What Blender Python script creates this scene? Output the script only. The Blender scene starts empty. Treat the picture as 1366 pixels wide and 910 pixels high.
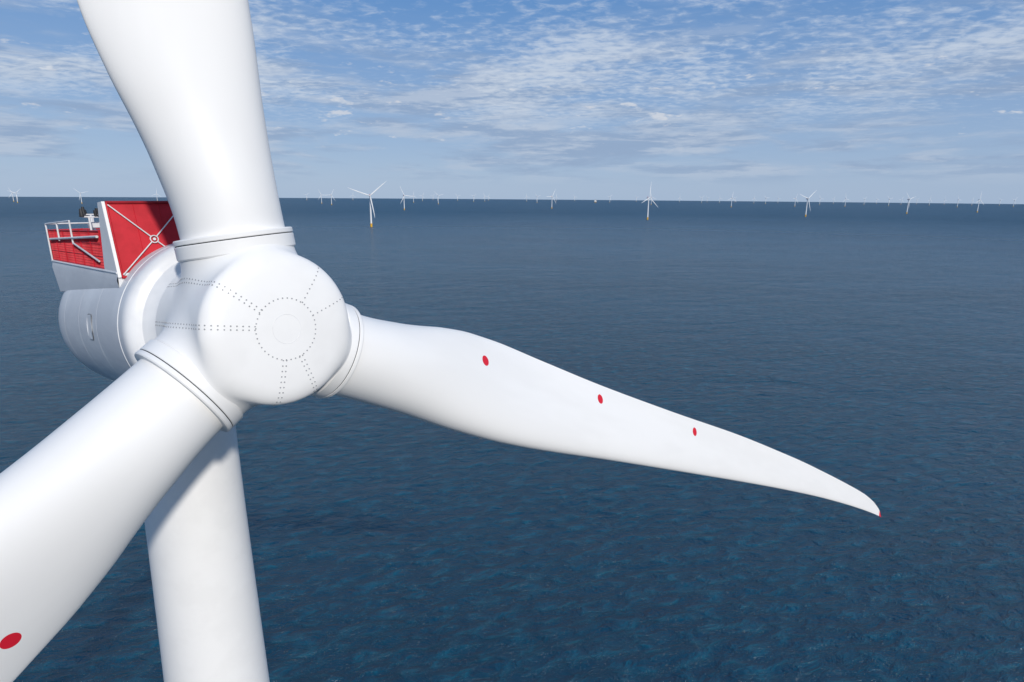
import bpy, bmesh, math, random
import numpy as np
from mathutils import Matrix, Vector
random.seed(4); rng=np.random.default_rng(3)
scene=bpy.context.scene
CAMZ=109.3
RE=6371000.0
# ------------------------------------------------------------------ materials
def newmat(name):
    m=bpy.data.materials.new(name); m.use_nodes=True
    nt=m.node_tree; b=nt.nodes['Principled BSDF']
    return m,nt,b
def N(nt,t,**kw):
    n=nt.nodes.new(t)
    for k,v in kw.items(): setattr(n,k,v)
    return n
def math_(nt,op,a,b=None,c=None,clamp=False):
    n=N(nt,'ShaderNodeMath',operation=op); n.use_clamp=clamp
    for i,x in enumerate((a,b,c)):
        if x is None: continue
        if isinstance(x,(int,float)): n.inputs[i].default_value=x
        else: nt.links.new(x,n.inputs[i])
    return n.outputs[0]
def mix(nt,fac,a,b):
    n=N(nt,'ShaderNodeMix',data_type='RGBA')
    for i,x in ((0,fac),(6,a),(7,b)):
        if isinstance(x,(int,float)): n.inputs[i].default_value=x
        elif isinstance(x,tuple): n.inputs[i].default_value=x+(1,) if len(x)==3 else x
        else: nt.links.new(x,n.inputs[i])
    return n.outputs[2]
def noise(nt,vec,scale,detail=4,rough=.55,dist=0.):
    n=N(nt,'ShaderNodeTexNoise'); n.inputs['Scale'].default_value=scale; n.inputs['Detail'].default_value=detail
    n.inputs['Roughness'].default_value=rough; n.inputs['Distortion'].default_value=dist
    if vec is not None: nt.links.new(vec,n.inputs['Vector'])
    return n.outputs['Fac']
def mrange(nt,x,a,b,c=0.,d=1.,smooth=True):
    n=N(nt,'ShaderNodeMapRange'); n.interpolation_type='SMOOTHSTEP' if smooth else 'LINEAR'
    nt.links.new(x,n.inputs[0])
    for i,v in enumerate((a,b,c,d)): n.inputs[1+i].default_value=v
    return n.outputs[0]
def mapping(nt,vec,scale=(1,1,1),rot=(0,0,0)):
    n=N(nt,'ShaderNodeMapping'); n.inputs['Scale'].default_value=scale; n.inputs['Rotation'].default_value=rot
    nt.links.new(vec,n.inputs['Vector']); return n.outputs[0]

def paint(name,col,col2,rough=.38,scale=.6,stretch=(1,1,1),bump=.004,dots=None):
    m,nt,b=newmat(name)
    tc=N(nt,'ShaderNodeTexCoord').outputs['Object']
    v=mapping(nt,tc,stretch)
    n1=noise(nt,v,scale,3,.6)
    c=mix(nt,mrange(nt,n1,.38,.62),col,col2)
    if dots:
        sx=N(nt,'ShaderNodeSeparateXYZ'); nt.links.new(tc,sx.inputs[0])
        tot=None
        for (s,t,r) in dots:
            dx=math_(nt,'ADD',sx.outputs[0],t); dy=math_(nt,'SUBTRACT',sx.outputs[1],s)
            d=math_(nt,'SQRT',math_(nt,'ADD',math_(nt,'MULTIPLY',dx,dx),math_(nt,'MULTIPLY',dy,dy)))
            k=math_(nt,'LESS_THAN',d,r)
            tot=k if tot is None else math_(nt,'MAXIMUM',tot,k)
        tip=math_(nt,'GREATER_THAN',sx.outputs[1],76.3)
        tot=math_(nt,'MAXIMUM',tot,tip)
        c=mix(nt,tot,c,(.62,.012,.03))
    nt.links.new(c,b.inputs['Base Color'])
    b.inputs['Specular IOR Level'].default_value=.35
    r=mrange(nt,n1,.3,.7,rough-.06,rough+.08); nt.links.new(r,b.inputs['Roughness'])
    if bump:
        bp=N(nt,'ShaderNodeBump'); bp.inputs['Distance'].default_value=bump; bp.inputs['Strength'].default_value=1
        nt.links.new(n1,bp.inputs['Height']); nt.links.new(bp.outputs[0],b.inputs['Normal'])
    return m
WHITE=paint('white_paint',(.81,.80,.78),(.78,.77,.75),rough=.5,bump=0)
HUBW=paint('hub_white_paint',(.81,.80,.78),(.775,.765,.745),rough=.46,scale=.5,bump=0)
NAC=paint('nacelle_paint',(.70,.705,.71),(.61,.62,.635),rough=.36,scale=.6,stretch=(1,1,.5),bump=.02)
BLADE=paint('blade_gelcoat',(.80,.79,.77),(.76,.75,.73),rough=.52,scale=.35,stretch=(1,.25,1),bump=0,
   dots=[(10.3,1.55,.23),(20.0,1.80,.26),(31.4,1.92,.29)])
FARW=paint('distance_haze_white',(.70,.71,.72),(.64,.66,.68),rough=.6,bump=0,scale=.05)  # aerial haze put into the colour: duller, bluer white for far turbines
RED=paint('red_paint',(.52,.008,.020),(.44,.007,.016),rough=.55,scale=1.2,bump=0)
DKRED=paint('dark_red_paint',(.30,.008,.015),(.24,.006,.012),rough=.6,scale=2,bump=0)
YEL=paint('yellow_paint',(.75,.42,.03),(.65,.36,.03),rough=.5,scale=2,bump=0)
GREY=paint('grey_metal',(.33,.34,.35),(.26,.27,.28),rough=.5,scale=2,bump=0)
LGREY=paint('light_grey_metal',(.70,.70,.70),(.60,.60,.60),rough=.4,scale=2,bump=0)
DARK=paint('dark_rubber',(.03,.03,.032),(.02,.02,.02),rough=.6,scale=2,bump=0)
# ------------------------------------------------------------------ frames
al=math.radians(46.36);ti=math.radians(7.03);ph=math.radians(-4.41)
H=np.array([-8.62,19.67,-4.34+CAMZ])
n=np.array([math.sin(al)*math.cos(ti),-math.cos(al)*math.cos(ti),math.sin(ti)])
h=np.array([math.cos(al),math.sin(al),0.]); w=np.cross(n,h)
if w[2]<0: w=-w
def mat4(x,y,z,o):
    return Matrix(((x[0],y[0],z[0],o[0]),(x[1],y[1],z[1],o[1]),(x[2],y[2],z[2],o[2]),(0,0,0,1)))
M=mat4(h,w,n,H)
nh=np.array([n[0],n[1],0]);nh/=np.linalg.norm(nh)
TB=H-nh*8.58
main=bpy.data.objects.new('wind_turbine',None); scene.collection.objects.link(main)
main.location=(TB[0],TB[1],0)
PI=Matrix.Translation((-TB[0],-TB[1],0))
def addobj(name,me,mats,mw=M,parent=main,smooth=True,angle=35):
    o=bpy.data.objects.new(name,me); scene.collection.objects.link(o)
    for m in (mats if isinstance(mats,(list,tuple)) else [mats]): me.materials.append(m)
    if smooth:
        me.shade_smooth()
        if angle: me.set_sharp_from_angle(angle=math.radians(angle))
    if parent is not None:
        o.parent=parent; o.matrix_parent_inverse=PI
    o.matrix_basis=mw
    return o
def mesh(vs,fs,mi=None):
    me=bpy.data.meshes.new('m'); me.from_pydata([tuple(map(float,v)) for v in vs],[],[tuple(f) for f in fs])
    if mi is not None: me.polygons.foreach_set('material_index',mi)
    me.update(); return me
class B:
    """mesh accumulator"""
    def __init__(s): s.v=[];s.f=[];s.m=[]
    def add(s,vs,fs,mi=0):
        o=len(s.v); s.v+= [tuple(map(float,v)) for v in vs]; s.f+=[tuple(i+o for i in f) for f in fs]; s.m+=[mi]*len(fs)
    def box(s,c,d,mi=0,R=None):
        vs=[]
        for x in(-1,1):
            for y in(-1,1):
                for z in(-1,1):
                    p=Vector((x*d[0]/2,y*d[1]/2,z*d[2]/2))
                    if R: p=R@p
                    vs.append(p+Vector(c))
        s.add(vs,[(0,1,3,2),(4,6,7,5),(0,4,5,1),(2,3,7,6),(0,2,6,4),(1,5,7,3)],mi)
    def tube(s,a,b,r,mi=0,k=8,r2=None):
        a=Vector(a);b=Vector(b);d=(b-a).normalized();r2=r if r2 is None else r2
        u=d.orthogonal().normalized();v=d.cross(u)
        vs=[]
        for p,rr in((a,r),(b,r2)):
            for i in range(k):
                t=2*math.pi*i/k; vs.append(p+u*math.cos(t)*rr+v*math.sin(t)*rr)
        fs=[(i,(i+1)%k,k+(i+1)%k,k+i) for i in range(k)]+[tuple(range(k-1,-1,-1)),tuple(range(k,2*k))]
        s.add(vs,fs,mi)
    def rev(s,prof,k=128,mi=0,O=(0,0,0),X=(1,0,0),Y=(0,1,0),Z=(0,0,1),cap0=False,cap1=False):
        O=np.array(O,float);X=np.array(X,float);Y=np.array(Y,float);Z=np.array(Z,float)
        vs=[];fs=[]
        for z,r in prof:
            for i in range(k):
                t=2*math.pi*i/k; vs.append(O+Z*z+X*r*math.cos(t)+Y*r*math.sin(t))
        for j in range(len(prof)-1):
            for i in range(k):
                a=j*k+i;b=j*k+(i+1)%k; fs.append((a,b,b+k,a+k))
        if cap0: fs.append(tuple(range(k-1,-1,-1)))
        if cap1: fs.append(tuple(range((len(prof)-1)*k,len(prof)*k)))
        s.add(vs,fs,mi)
    def mesh(s): return mesh(s.v,s.f,s.m)
def fixn(me):
    bm=bmesh.new(); bm.from_mesh(me); bmesh.ops.recalc_face_normals(bm,faces=bm.faces); bm.to_mesh(me); bm.free(); return me
# ------------------------------------------------------------------ hub (smooth union solid)
SD=[np.array([math.sin(ph+k*2*math.pi/3),math.cos(ph+k*2*math.pi/3),0]) for k in range(3)]
def smin(a,b,k):
    hh=np.clip(.5+.5*(b-a)/k,0,1); return b*(1-hh)+a*hh-k*hh*(1-hh)
ZF=2.42
def sdf(p):
    x,y,z=p[:,0],p[:,1],p[:,2]; r=np.hypot(x,y)
    Rb,rd,z0,z1=2.42,.60,-2.6,ZF
    q0=r-(Rb-rd); q1=np.abs(z-(z0+z1)/2)-((z1-z0)/2-rd)
    d=np.minimum(np.maximum(q0,q1),0)+np.hypot(np.maximum(q0,0),np.maximum(q1,0))-rd
    sp=np.sqrt(x*x+y*y+(z-(ZF-9.))**2)-9.0
    d=-smin(-d,-sp,.35)
    for s in SD:
        a=p@s; rr=np.sqrt(np.maximum((p*p).sum(1)-a*a,0))
        c=np.maximum(rr-1.74,np.maximum(a-2.84,-a))
        d=smin(d,c,.5)
    return d
def hit(D):
    D=D/np.linalg.norm(D,axis=1)[:,None]; t=np.full(len(D),5.0)
    for _ in range(90): t=t-np.clip(sdf(D*t[:,None])*.75,-.3,.6)
    return D*t[:,None]
bm=bmesh.new(); bmesh.ops.create_icosphere(bm,subdivisions=8,radius=1)
P=np.array([v.co[:] for v in bm.verts]); Q=hit(P)
for v,q in zip(bm.verts,Q): v.co=q
me=bpy.data.meshes.new('hub'); bm.to_mesh(me); bm.free()
addobj('hub_shell',me,HUBW,angle=None)
# flanges / blade bearings
b=B()
for s in SD:
    e=np.array([s[1],-s[0],0]); kw=dict(k=128,O=(0,0,0),X=e,Y=(0,0,1),Z=s)
    b.rev([(2.45,1.76),(2.50,1.80),(2.87,1.80),(2.895,1.785),(2.9,1.70)],mi=0,**kw)
    b.rev([(2.89,1.70),(2.89,1.77),(2.93,1.77),(2.93,1.70)],mi=1,**kw)
    b.rev([(2.92,1.70),(2.925,1.785),(2.945,1.80),(3.05,1.80),(3.09,1.775),(3.10,1.5)],mi=0,**kw)
addobj('blade_bearings',fixn(b.mesh()),[HUBW,DARK],angle=30)
# bolts
b=B()
def bolt(p,rad=.024):
    e=1e-3; g=np.array([(sdf((p+np.eye(3)[i]*e)[None])-sdf((p-np.eye(3)[i]*e)[None]))[0] for i in range(3)]); g/=np.linalg.norm(g)
    b.tube(p-g*.01,p+g*.012,rad,0,6)
def along(pts,step):
    d=np.r_[0,np.cumsum(np.linalg.norm(np.diff(pts,axis=0),axis=1))]
    for x in np.arange(0,d[-1],step):
        yield np.array([np.interp(x,d,pts[:,i]) for i in range(3)])
mid0=math.radians(34.4)
for k in range(3):
    for sg in(-1,1):
        psi=mid0+k*2*math.pi/3+sg*math.radians(16)
        rows=(0.,) if k==0 else (-.055,.055)
        for off in rows:
            be=np.linspace(math.atan(1.02/2.4),math.radians(132),300)
            D=np.stack([np.sin(be)*math.cos(psi),np.sin(be)*math.sin(psi),np.cos(be)],1)
            pts=hit(D); lat=np.array([-math.sin(psi),math.cos(psi),0])
            for p in along(pts,.17):
                q=hit((p+lat*off)[None])[0]
                bolt(q)
for i in range(40):
    a=2*math.pi*i/40
    bolt(hit(np.array([[math.cos(a)*.98,math.sin(a)*.98,2.36]]))[0])
addobj('hub_bolts',b.mesh(),GREY,smooth=False)
b=B()
for R_,rr in((.46,.005),):
    a=np.linspace(0,2*np.pi,97); pts=hit(np.stack([np.cos(a)*R_,np.sin(a)*R_,np.full(97,2.36)],1))
    for i in range(96): b.tube(pts[i],pts[i+1],rr,0,5)
addobj('nose_cover_joint',b.mesh(),LGREY)
# ------------------------------------------------------------------ blades
def pc(xs,ys):
    xs=np.array(xs,float);ys=np.array(ys,float)
    hh=np.diff(xs);dl=np.diff(ys)/hh; m=np.zeros(len(xs)); m[0]=dl[0];m[-1]=dl[-1]
    for i in range(1,len(xs)-1):
        m[i]=0 if dl[i-1]*dl[i]<=0 else (hh[i-1]+hh[i])/(hh[i-1]/dl[i-1]+hh[i]/dl[i])
    def f(x):
        x=np.clip(x,xs[0],xs[-1]); i=np.clip(np.searchsorted(xs,x)-1,0,len(xs)-2); t=(x-xs[i])/hh[i]
        return (2*t**3-3*t**2+1)*ys[i]+(t**3-2*t**2+t)*hh[i]*m[i]+(-2*t**3+3*t**2)*ys[i+1]+(t**3-t**2)*hh[i]*m[i+1]
    return f
TE=pc([2.9,3.8,5.5,6.5,8.0,9.7,12,15,20,28,40,50,58,65,70,73.5,75.8,76.6,77.1],[1.57,1.60,1.84,2.04,2.39,2.64,2.74,2.69,2.62,2.70,2.92,2.82,2.55,2.2,1.85,1.35,.72,.32,-.12])
LE=pc([2.9,3.6,6.2,9.5,12,14.6,21,29.6,41.5,50,58.6,65,70,74,76.2,77.1],[-1.57,-1.57,-1.63,-1.84,-1.9,-1.84,-1.49,-1.06,-.5,-.17,.05,.1,.06,-.03,-.12,-.2])
TH=pc([2.9,3.6,6,9,12,16,20,28,41,58,70,77.1],[3.14,3.14,2.95,2.5,2.1,1.7,1.42,1.08,.75,.46,.28,.02])
TW=pc([2.9,8,12,20,40,77.1],[13,13,11.5,8,3,0])
BL=pc([2.9,4,7,11,15,77.1],[0,0.02,.35,.8,1,1])
S=np.unique(np.concatenate([np.linspace(2.9,20,60),np.linspace(20,70,70),np.linspace(70,77.1,36)]))
K=72
vs=[];fs=[]
for s in S:
    te,le,th,tw,bl=float(TE(s)),float(LE(s)),float(TH(s)),math.radians(float(TW(s))),float(BL(s))
    pb=3.0*(min(s,85)/77)**2
    c=(te-le)/math.cos(tw*bl); tr=min(1.,th/c)
    mid=(te+le)/2
    for i in range(K):
        a=2*math.pi*i/K; x=.5*(1+math.cos(a)); sgn=1 if math.sin(a)>=0 else -1
        yt=5*(.2969*math.sqrt(max(x,0))-.1260*x-.3516*x*x+.2843*x**3-.1036*x**4)
        ya=sgn*yt*tr*(.92 if sgn>0 else 1.08) - .035*4*x*(1-x)
        y=(1-bl)*.5*tr*math.sin(a)+bl*ya
        tx=(x-.5)*c; z=y*c
        t_=mid+tx*math.cos(tw*bl)+z*math.sin(tw*bl)*.3
        z_=z*math.cos(tw*bl)-(tx+mid)*math.sin(tw*bl)
        vs.append((-t_,s,z_+pb))
ns=len(S)
for j in range(ns-1):
    for i in range(K):
        a=j*K+i;b2=j*K+(i+1)%K; fs.append((a,b2,b2+K,a+K))
fs.append(tuple(range(K))); fs.append(tuple(range((ns-1)*K,ns*K)))
bme=fixn(mesh(vs,fs)); 
for k in range(3):
    s=SD[k]; sw=h*s[0]+w*s[1]; e=h*s[1]-w*s[0]
    me=bme if k==0 else bme.copy()
    addobj('blade_%d'%(k+1),me,BLADE if k==0 else [],mw=mat4(e,sw,n,H),angle=50)
# ------------------------------------------------------------------ generator + nacelle
b=B()
b.rev([(-1.6,2.30),(-2.0,2.34),(-2.28,2.46),(-2.45,2.60),(-2.58,2.68),(-2.62,2.84),(-2.66,2.98),(-2.74,3.08),(-2.86,3.14),(-3.0,3.165),(-3.1,3.17),(-3.49,3.17),(-3.52,3.11),(-3.58,3.11),(-3.61,3.17),(-3.65,3.17),
       (-4.3,3.18)],k=160)
prof=[(-4.3,3.18)]
for g in (-6.5,-9.5,-12.4): prof+=[(g+.1,3.19),(g+.02,3.19),(g,3.18),(g-.02,3.19),(g-.1,3.19)]
prof+=[(-13.0,3.185),(-13.6,3.17),(-14.4,3.1),(-15.1,2.9),(-15.6,2.6),(-15.85,2.1),(-15.95,1.2),(-16.0,.01)]
b.rev(prof,k=160)
addobj('generator_and_nacelle_body',fixn(b.mesh()),NAC,angle=30)
def wd(z): return 2.10+( -3.8-z)*(3.07-2.10)/(15.5-3.8)
HW=2.7
b=B()
zs=[-4.3,-8,-12,-15.5]
for sg in(-1,1):
    vs=[];fs=[]
    for z in zs:
        zb=z if z>-15 else -14.9
        vs+= [(sg*HW,wd(z),z),(sg*(HW+.06),wd(z)-.25,z+(0.05 if z<-15 else 0)),(sg*(HW+.02),1.62,zb),(sg*(HW-.5),1.45,zb)]
    for j in range(len(zs)-1):
        for i in range(3):
            a=j*4+i; fs.append((a,a+1,a+5,a+4))
    b.add(vs,fs,0)
zr=-15.5
b.add([(-HW,wd(zr),zr),(HW,wd(zr),zr),(HW+.06,wd(zr)-.25,zr+.05),(-HW-.06,wd(zr)-.25,zr+.05),(HW+.02,1.62,-14.9),(-HW-.02,1.62,-14.9)],[(0,1,2,3),(3,2,4,5)],0)
b.add([(-HW,wd(-4.3),-4.3),(HW,wd(-4.3),-4.3),(HW,wd(zr),zr),(-HW,wd(zr),zr)],[(0,1,2,3)],0)
b.add([(-HW,wd(-4.3),-4.3),(HW,wd(-4.3),-4.3),(HW+.02,1.62,-4.3),(-HW-.02,1.62,-4.3)],[(0,1,2,3)],0)
b.tube((-HW,wd(-4.3)+.02,-4.3),(-HW,wd(zr)+.02,zr),.05,0)
b.tube((HW,wd(-4.3)+.02,-4.3),(HW,wd(zr)+.02,zr),.05,0)
addobj('nacelle_upper_housing',fixn(b.mesh()),NAC,angle=30)
b=B()
for zc,wc,dz,dw in((-7.6,.22,.75,.95),):
    k=40
    outer=[];inner=[]
    for i in range(k):
        t=2*math.pi*i/k; cx=abs(math.cos(t))**.4*math.copysign(1,math.cos(t));sy=abs(math.sin(t))**.4*math.copysign(1,math.sin(t))
        for lst,g,rr in((outer,1.09,3.20),(inner,1.0,3.215)):
            ww=wc+sy*dw/2*g; zz=zc+cx*dz/2*g
            lst.append((-math.sqrt(rr*rr-ww*ww),ww,zz))
    b.add(outer,[tuple(range(k))],1); b.add(inner,[tuple(range(k))],0)
addobj('side_hatch',b.mesh(),[NAC,GREY],smooth=False)
# cooler
b=B()
zb,wb,zt,wt=-4.25,2.0,-4.72,4.62
ZK=-5.95
ex=Vector((1,0,0))
def cp(x,f,off=0):
    return Vector((x,wb+(wt-wb)*f,zb+(zt-zb)*f+off))
for x0,x1 in((-2.6,-.06),(.06,2.6)):
    b.add([cp(x0,0,-.05),cp(x1,0,-.05),cp(x1,1,-.05),cp(x0,1,-.05)],[(0,1,2,3)],1)
    for q in (1/3,2/3):
        x=x0+(x1-x0)*q; b.tube(cp(x,0,-.045),cp(x,1,-.045),.012,1,6)
    xm=(x0+x1)/2; cen=cp(xm,.49,.03)
    for cx,cf in((x0+.05,.03),(x1-.05,.03),(x0+.05,.97),(x1-.05,.97)):
        p=cp(cx,cf,.03); d=(cen-p).normalized(); b.tube(p,cen-d*.14,.022,2,6)
    for i in range(20):
        t0=2*math.pi*i/20;t1=2*math.pi*(i+1)/20
        up=(cp(0,1)-cp(0,0)).normalized()
        b.tube(cen+ex*.13*math.cos(t0)+up*.13*math.sin(t0),cen+ex*.13*math.cos(t1)+up*.13*math.sin(t1),.022,2,6)
    b.tube(cen-Vector((0,0,.02)),cen+Vector((0,0,.03)),.05,2,12)
    b.tube(cp(x0,1,-.02),cp(x1,1,-.02),.055,3); b.tube(cp(x0,.0,0),cp(x1,.0,0),.05,1)
    b.tube(cp(x0+.03,0,0),cp(x0+.03,1,0),.035,1); b.tube(cp(x1-.03,0,0),cp(x1-.03,1,0),.035,1)
b.box(cp(0,.5,-.03),(.12,2.62,.12),0,Matrix.Rotation(-math.atan2(zt-zb,wt-wb),3,'X').inverted())
b.add([cp(-2.6,1,-.45),cp(2.6,1,-.45),(2.6,wd(ZK),ZK+.1),(-2.6,wd(ZK),ZK+.1)],[(0,1,2,3)],1)
b.add([cp(-2.6,1,-.0),cp(2.6,1,-.0),cp(2.6,1,-.45),cp(-2.6,1,-.45)],[(0,1,2,3)],1)
for sg in(-1,1):
    x=sg*2.62; x2=sg*2.72
    q=[(wb,zb+.04),(wt+.03,zt+.04),(wt+.05,zt-.5),(wd(ZK)-.1,ZK)]
    vs=[(x,a,c) for a,c in q]+[(x2,a,c) for a,c in q]
    b.add(vs,[(0,1,2,3),(7,6,5,4),(0,4,5,1),(1,5,6,2),(2,6,7,3),(3,7,4,0)],0)
addobj('cooler',fixn(b.mesh()),[WHITE,RED,LGREY,DKRED],smooth=False)
# helihoist deck
b=B()
zf=ZK-.05; x0=-HW+.05
b.add([(-HW+.1,wd(zf)+.05,zf),(HW-.1,wd(zf)+.05,zf),(HW-.1,wd(zr)+.05,zr+.1),(-HW+.1,wd(zr)+.05,zr+.1)],[(0,1,2,3)],0)
FH=1.45
def fence(p0,p1,nb,hh=FH):
    p0=Vector(p0);p1=Vector(p1)
    up=Vector((0,1,0))
    for i in range(nb+1):
        p=p0.lerp(p1,i/nb); b.tube(p,p+up*(hh+.04),.04,0,6)
    for f in (.05,.36,.68,1.):
        b.tube(p0+up*hh*f,p1+up*hh*f,.035 if f in(.05,1.) else .02,0,6)
    L=(p1-p0).length; k=int(L/.085)
    for i in range(k): 
        p=p0.lerp(p1,i/k); b.tube(p+up*.05,p+up*hh,.0125,0,3)
    for i in range(1,14): b.tube(p0+up*hh*i/14,p1+up*hh*i/14,.0125,0,3)
fence((x0,wd(zf),zf),(x0,wd(zr),zr+.1),6)
fence((-x0,wd(zf),zf),(-x0,wd(zr),zr+.1),6)
fence((x0,wd(zr),zr+.1),(-x0,wd(zr),zr+.1),4)
b.box((-.6,wd(-8)+.45,-8.0),(1.6,.8,1.0),1); b.box((1.2,wd(-10)+.35,-10.0),(1.2,.7,1.6),1)
b.box((-1.6,wd(-7.2)+.25,-7.2),(.8,.4,.5),3); b.tube((-2.1,wd(-8.6)+.05,-8.6),(-2.1,wd(-8.6)+.75,-8.6),.12,3,10)
b.tube((-.8,wd(-11),-11),(-.8,wd(-11)+.9,-11),.07,3,8)
R_=.035
def rail(pts,mi=2,r=R_):
    for a,c in zip(pts[:-1],pts[1:]): b.tube(a,c,r,mi,8)
xw=x0-.06
rail([(xw,wd(-15.4),-15.4),(xw,wd(-15.4)+1.75,-15.4),(xw,wd(-10.3)+1.85,-10.3),(xw,wd(-10.3)+.9,-10.3)])
rail([(xw,wd(-12.9)+1.0,-12.9),(xw,wd(-12.9)+1.8,-12.9)])
rail([(xw,wd(-15.0)+1.05,-15.0),(xw,wd(-6.2)+1.25,-6.2)],r=.05)
rail([(xw,wd(-10.3)+.95,-10.3),(xw,wd(-6.4)+.35,-6.5)])
rail([(-x0,wd(-15.4)+1.75,-15.4),(x0,wd(-15.4)+1.75,-15.4)])
rail([(-x0,wd(-15.4)+1.75,-15.4),(-x0,wd(-15.4),-15.4)])
addobj('helihoist_platform',fixn(b.mesh()),[RED,DKRED,LGREY,YEL],smooth=False)
b=B()
for x,z,hh in((-2.2,-9.3,2.0),(-1.9,-10.4,2.1),(-1.6,-11.6,2.0)):
    b.tube((x,wd(z),z),(x,wd(z)+hh,z),.04,0,8)
    b.box((x,wd(z)+hh,z),(.5,.05,.05),0); b.tube((x-.24,wd(z)+hh,z),(x-.24,wd(z)+hh+.32,z),.09,1,10,.05); b.tube((x+.24,wd(z)+hh,z),(x+.24,wd(z)+hh+.25,z),.06,1,10)
b.box((-1.9,wd(-10)+1.65,-10),(.4,.22,.5),0)
addobj('weather_instruments',fixn(b.mesh()),[LGREY,DARK],smooth=False)
# tower
b=B()
tp=[(0,3.3),(20,3.3),(60,2.95),(CAMZ-24.2,2.33),(CAMZ-15.3,2.12),(CAMZ-9,2.02),(CAMZ-6.6,1.98)]
f=pc([q[0] for q in tp],[q[1] for q in tp])
zz=list(np.linspace(18,CAMZ-6.6,60))
b.rev([(z,float(f(z))) for z in zz],k=128)
b.rev([(CAMZ-7.2,2.3),(CAMZ-6.2,2.35),(CAMZ-5.9,2.2)],k=96)
b.rev([(-12,3.4),(17.6,3.4)],k=96,mi=1); b.rev([(17.2,3.4),(17.2,5.4),(17.6,5.4),(17.6,3.2)],k=48,mi=1)
for i in range(24):
    a=2*math.pi*i/24; c_=(5.3*math.cos(a),5.3*math.sin(a)); a2=2*math.pi*(i+1)/24; d_=(5.3*math.cos(a2),5.3*math.sin(a2))
    b.tube((*c_,17.6),(*c_,18.8),.05,1,6); b.tube((*c_,18.8),(*d_,18.8),.05,1,6)
addobj('tower',fixn(b.mesh()),[WHITE,YEL],mw=Matrix.Translation((TB[0],TB[1],0)),angle=30)
# ------------------------------------------------------------------ distant wind farm
def farmesh(phase):
    b=B()
    b.rev([(0,3.3),(20,3.2),(60,2.8),(102,2.1)],k=20,mi=0)
    b.rev([(-8,3.7),(11,3.7)],k=20,mi=1); b.rev([(11,4.8),(11.8,4.8),(11.8,3)],k=20,mi=1,cap0=True)
    b.rev([(-11,1.0),(-10.7,2.9),(4,3.1),(5.2,2.6)],k=20,O=(0,0,105),X=(1,0,0),Y=(0,.12,.993),Z=(0,-.993,.12),cap0=True,cap1=True)
    b.box((0,6,108.6),(5,.4,2.4),2)
    b.rev([(5,2.2),(8.5,2.3),(10,1.6),(10.4,.2)],k=20,O=(0,0,105),X=(1,0,0),Y=(0,.12,.993),Z=(0,-.993,.12),cap1=True)
    O=np.array([0,-7.4,105.9])
    Y=np.array([0,.12,.993]);Z=np.array([0,-.993,.12]);X=np.array([1.,0,0])
    for k in range(3):
        a=phase+k*2*math.pi/3; s=X*math.sin(a)+Y*math.cos(a); e=X*math.cos(a)-Y*math.sin(a)
        st=[(1.5,1.6,1.6,1.6),(5,1.7,1.9,1.5),(12,1.9,2.7,1.0),(25,1.3,2.6,.6),(45,.6,2.4,.35),(62,.2,1.9,.2),(74,.0,1.1,.1),(77,.1,.15,.03)]
        vs=[];fs=[];kk=12
        for r,le,te,th in st:
            for i in range(kk):
                t=2*math.pi*i/kk; u=(le-te)/2+(le+te)/2*math.cos(t)
                vs.append(O+s*r+e*u+Z*(th*math.sin(t)+3*(r/77)**2))
        for j in range(len(st)-1):
            for i in range(kk):
                p=j*kk+i;q=j*kk+(i+1)%kk; fs.append((p,q,q+kk,p+kk))
        b.add(vs,fs,0)
    me=fixn(b.mesh())
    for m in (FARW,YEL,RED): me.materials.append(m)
    me.shade_smooth(); me.set_sharp_from_angle(angle=math.radians(40))
    return me
phases=[math.radians(a) for a in (50,10,95,75,30,110)]
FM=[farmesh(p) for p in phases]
far=[(-.232,2130,0,12),(.220,3000,1,40),(.4775,3690,0,20),(.6416,4600,3,30),(.0632,5560,4,35),(-.177,4600,2,40),(.3548,7100,1,20),
(.458,8200,4,30),(.756,5270,1,25),(.5395,8500,5,10),(-.1215,7900,3,30),(-.311,7750,2,20),(-.295,6700,4,45),(-.806,6700,0,20),(-.812,7600,2,40),(-.7015,6500,3,30),(-.578,9000,1,40),
(-.1616,9500,1,30),(-.147,12500,4,20),(-.064,11500,0,30),(-.046,12500,2,20),(-.04,15000,4,20),(.022,13500,5,20),(.039,10500,3,30),(.157,11500,0,30),(.1,16000,2,20),
(.306,12500,0,20),(.315,15000,3,30),(.391,12500,1,30),(.498,10500,2,20),(.57,11000,0,30),(.61,9800,3,20),(.63,12500,4,10),(.676,11500,1,20),(.722,8800,2,30),(.813,10000,0,20),
(.2245,8800,5,20),(-.13,16000,0,20),(.27,14500,1,30),(.43,14000,2,30),(-.26,13500,1,30),(-.335,12500,0,30),
(.79,12500,3,20),(.70,13500,5,30),(.59,14500,2,20),(.52,13500,4,25),(.335,13000,5,30),(.36,16000,0,30),(.2,15000,3,20),(.41,11500,3,25),(.655,14500,0,20),(.745,12500,4,25),(.07,14500,1,30),(-.09,13500,3,20)]
for tb,Y,mi,yw in far:
    o=bpy.data.objects.new('wind_turbine',FM[mi]); scene.collection.objects.link(o)
    X=tb*Y; o.location=(X,Y,-(X*X+Y*Y)/(2*RE)); o.rotation_euler=(0,0,math.radians(yw))
b=B()
for x in(-12,12):
    for y in(-9,9):
        b.tube((x*1.2,y*1.2,-8),(x,y,22),1.2,1,10)
for s in(-1,1):
    b.tube((-14,s*10,0),(12,s*9,20),.7,1,8); b.tube((14,s*10,0),(-12,s*9,20),.7,1,8)
b.box((0,0,26),(44,30,7),0); b.box((0,0,34),(40,28,7),0); b.box((-4,0,40),(26,24,5),0)
b.tube((14,6,38),(14,6,52),.8,1,8); b.tube((14,6,52),(-6,6,58),.6,1,8); b.box((0,0,30),(47,33,.6),1)
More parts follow.
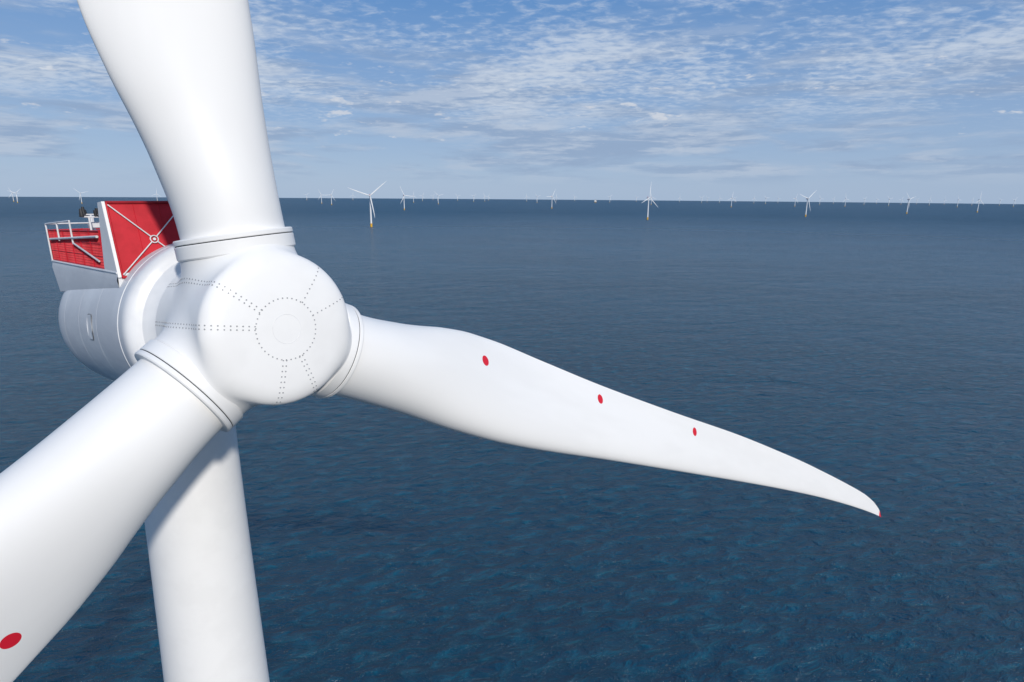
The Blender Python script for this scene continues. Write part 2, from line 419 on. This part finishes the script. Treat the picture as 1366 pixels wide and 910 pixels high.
me=fixn(b.mesh()); o=addobj('offshore_substation',me,[WHITE,YEL],mw=Matrix.Translation((.1337*11500,11500,-11500**2/(2*RE))),parent=None,smooth=False)
# ------------------------------------------------------------------ sea
rad=[0,20,40,70,110,160,230,330,480,700,1000,1500,2200,3200,4600,6500,9000,12000,15000,18000,21000,24000,27000,30000,33000,36000,39000,43000,48000]
k=256
vs=[(0,0,0)];fs=[]
for r in rad[1:]:
    for i in range(k):
        a=2*math.pi*i/k; vs.append((r*math.cos(a),r*math.sin(a),-r*r/(2*RE)))
for i in range(k): fs.append((0,1+i,1+(i+1)%k))
for j in range(len(rad)-2):
    for i in range(k):
        a=1+j*k+i;c=1+j*k+(i+1)%k; fs.append((a,a+k,c+k,c))
me=mesh(vs,fs)
m,nt,bs=newmat('sea_water')
pos=N(nt,'ShaderNodeNewGeometry').outputs['Position']
v0=mapping(nt,pos,(1,1,0),(0,0,math.radians(-14)))
va=mapping(nt,v0,(.5,1,1))
w1=noise(nt,va,.045,2,.5,.3)
w2=noise(nt,va,.27,5,.64,.4)
gust=noise(nt,mapping(nt,pos,(.6,1,0),(0,0,.5)),.009,3,.6)
big=noise(nt,mapping(nt,pos,(.35,1,0),(0,0,.2)),.003,3,.6)
hgt=math_(nt,'ADD',math_(nt,'MULTIPLY',w1,7.0),math_(nt,'MULTIPLY',w2,mrange(nt,gust,.35,.65,4.2,6.4)))
bp=N(nt,'ShaderNodeBump'); bp.inputs['Distance'].default_value=1.; bp.inputs['Strength'].default_value=1.
nt.links.new(hgt,bp.inputs['Height']); nt.links.new(bp.outputs[0],bs.inputs['Normal'])
c=mix(nt,mrange(nt,big,.35,.65),(.0012,.040,.080),(.002,.052,.100))
c=mix(nt,mrange(nt,w2,.44,.74),c,(.004,.092,.150))
nt.links.new(c,bs.inputs['Base Color']); bs.inputs['IOR'].default_value=1.333
ln=N(nt,'ShaderNodeVectorMath',operation='LENGTH'); nt.links.new(pos,ln.inputs[0])
nt.links.new(mrange(nt,ln.outputs['Value'],150,4000,.13,.40,smooth=False),bs.inputs['Roughness'])
nt.links.new(mrange(nt,ln.outputs['Value'],200,9000,.32,.72,smooth=False),bs.inputs['Specular IOR Level'])  # sky reflection raised with distance, standing in for haze near the horizon
addobj('sea',me,m,mw=Matrix.Identity(4),parent=None,angle=None)
# ------------------------------------------------------------------ light (sun widened so the blade shadow on the sea blurs out)
sd=Vector((.48,-.82,.52)).normalized()
el=math.asin(sd.z); az=math.atan2(sd.x,sd.y)
L=bpy.data.lights.new('sun','SUN'); L.energy=3.3; L.angle=math.radians(2.4); L.color=(1,.945,.87)
lo=bpy.data.objects.new('sun',L); scene.collection.objects.link(lo); lo.rotation_euler=(-sd).to_track_quat('-Z','Y').to_euler()
W=bpy.data.worlds.new('World'); scene.world=W; W.use_nodes=True; nt=W.node_tree
bg=nt.nodes['Background']; bg.inputs['Strength'].default_value=.09
sky=N(nt,'ShaderNodeTexSky',sky_type='NISHITA'); sky.sun_disc=False; sky.sun_elevation=el; sky.sun_rotation=az; sky.altitude=100; sky.air_density=1.; sky.dust_density=.6; sky.ozone_density=2.
tc=N(nt,'ShaderNodeTexCoord').outputs['Generated']
sx=N(nt,'ShaderNodeSeparateXYZ'); nt.links.new(tc,sx.inputs[0])
dz=math_(nt,'MAXIMUM',sx.outputs[2],0.)
den=math_(nt,'ADD',dz,.09)
cx=N(nt,'ShaderNodeCombineXYZ'); nt.links.new(math_(nt,'DIVIDE',sx.outputs[0],den),cx.inputs[0]); nt.links.new(math_(nt,'DIVIDE',sx.outputs[1],den),cx.inputs[1])
pv=cx.outputs[0]
cov=noise(nt,mapping(nt,pv,(1,1,1),(0,0,.5)),.8,3,.5,.3)
sm=noise(nt,mapping(nt,pv,(1,1.25,1),(0,0,.3)),13.,5,.58,.3)
al1=mrange(nt,math_(nt,'ADD',math_(nt,'MULTIPLY',cov,1.4),math_(nt,'MULTIPLY',sm,.85)),1.02,1.42)
al1=math_(nt,'MULTIPLY',al1,mrange(nt,dz,.07,.16)); al1=math_(nt,'MULTIPLY',al1,.62)
lv=mapping(nt,tc,(2.6,2.6,17))
lb=noise(nt,lv,1.7,6,.6,.25)
al2=math_(nt,'MULTIPLY',mrange(nt,lb,.42,.62),math_(nt,'MULTIPLY',mrange(nt,dz,.010,.05),mrange(nt,dz,.16,.28,1,.1)))
al2=math_(nt,'MULTIPLY',al2,.72)
shade=noise(nt,mapping(nt,tc,(4.5,4.5,36)),2.1,5,.62,.2)
c2=mix(nt,mrange(nt,shade,.42,.60),(3.1,4.2,6.1),(5.4,6.2,7.5))
pf=noise(nt,mapping(nt,tc,(9,9,30)),2.6,4,.55,.1)
al3=math_(nt,'MULTIPLY',mrange(nt,pf,.62,.72),math_(nt,'MULTIPLY',mrange(nt,dz,.06,.09),mrange(nt,dz,.16,.22,1,0)))
ramp=mix(nt,mrange(nt,dz,.0,.28,0,1,smooth=False),(4.1,5.5,7.7),(1.25,3.05,6.5))
base=mix(nt,.85,sky.outputs[0],ramp)
c=mix(nt,al2,base,c2)
c=mix(nt,math_(nt,'MULTIPLY',al3,.7),c,(7.6,7.8,8.3))
c=mix(nt,al1,c,(7.5,8.2,9.1))
nt.links.new(c,bg.inputs['Color'])
# ------------------------------------------------------------------ camera
th=math.atan(194/800); rho=math.radians(.42)
F=Vector((0,math.cos(th),-math.sin(th)));U0=Vector((0,math.sin(th),math.cos(th)));X=Vector((1,0,0))
R=X*math.cos(rho)+U0*math.sin(rho); U=-X*math.sin(rho)+U0*math.cos(rho)
cd=bpy.data.cameras.new('camera'); cd.sensor_width=36; cd.sensor_fit='HORIZONTAL'; cd.lens=800/1366*36; cd.clip_start=.1; cd.clip_end=200000
co=bpy.data.objects.new('camera',cd); scene.collection.objects.link(co); co.matrix_world=mat4(R,U,-F,(0,0,CAMZ)); scene.camera=co
scene.view_settings.view_transform='Standard'; scene.view_settings.look='None'; scene.view_settings.exposure=0
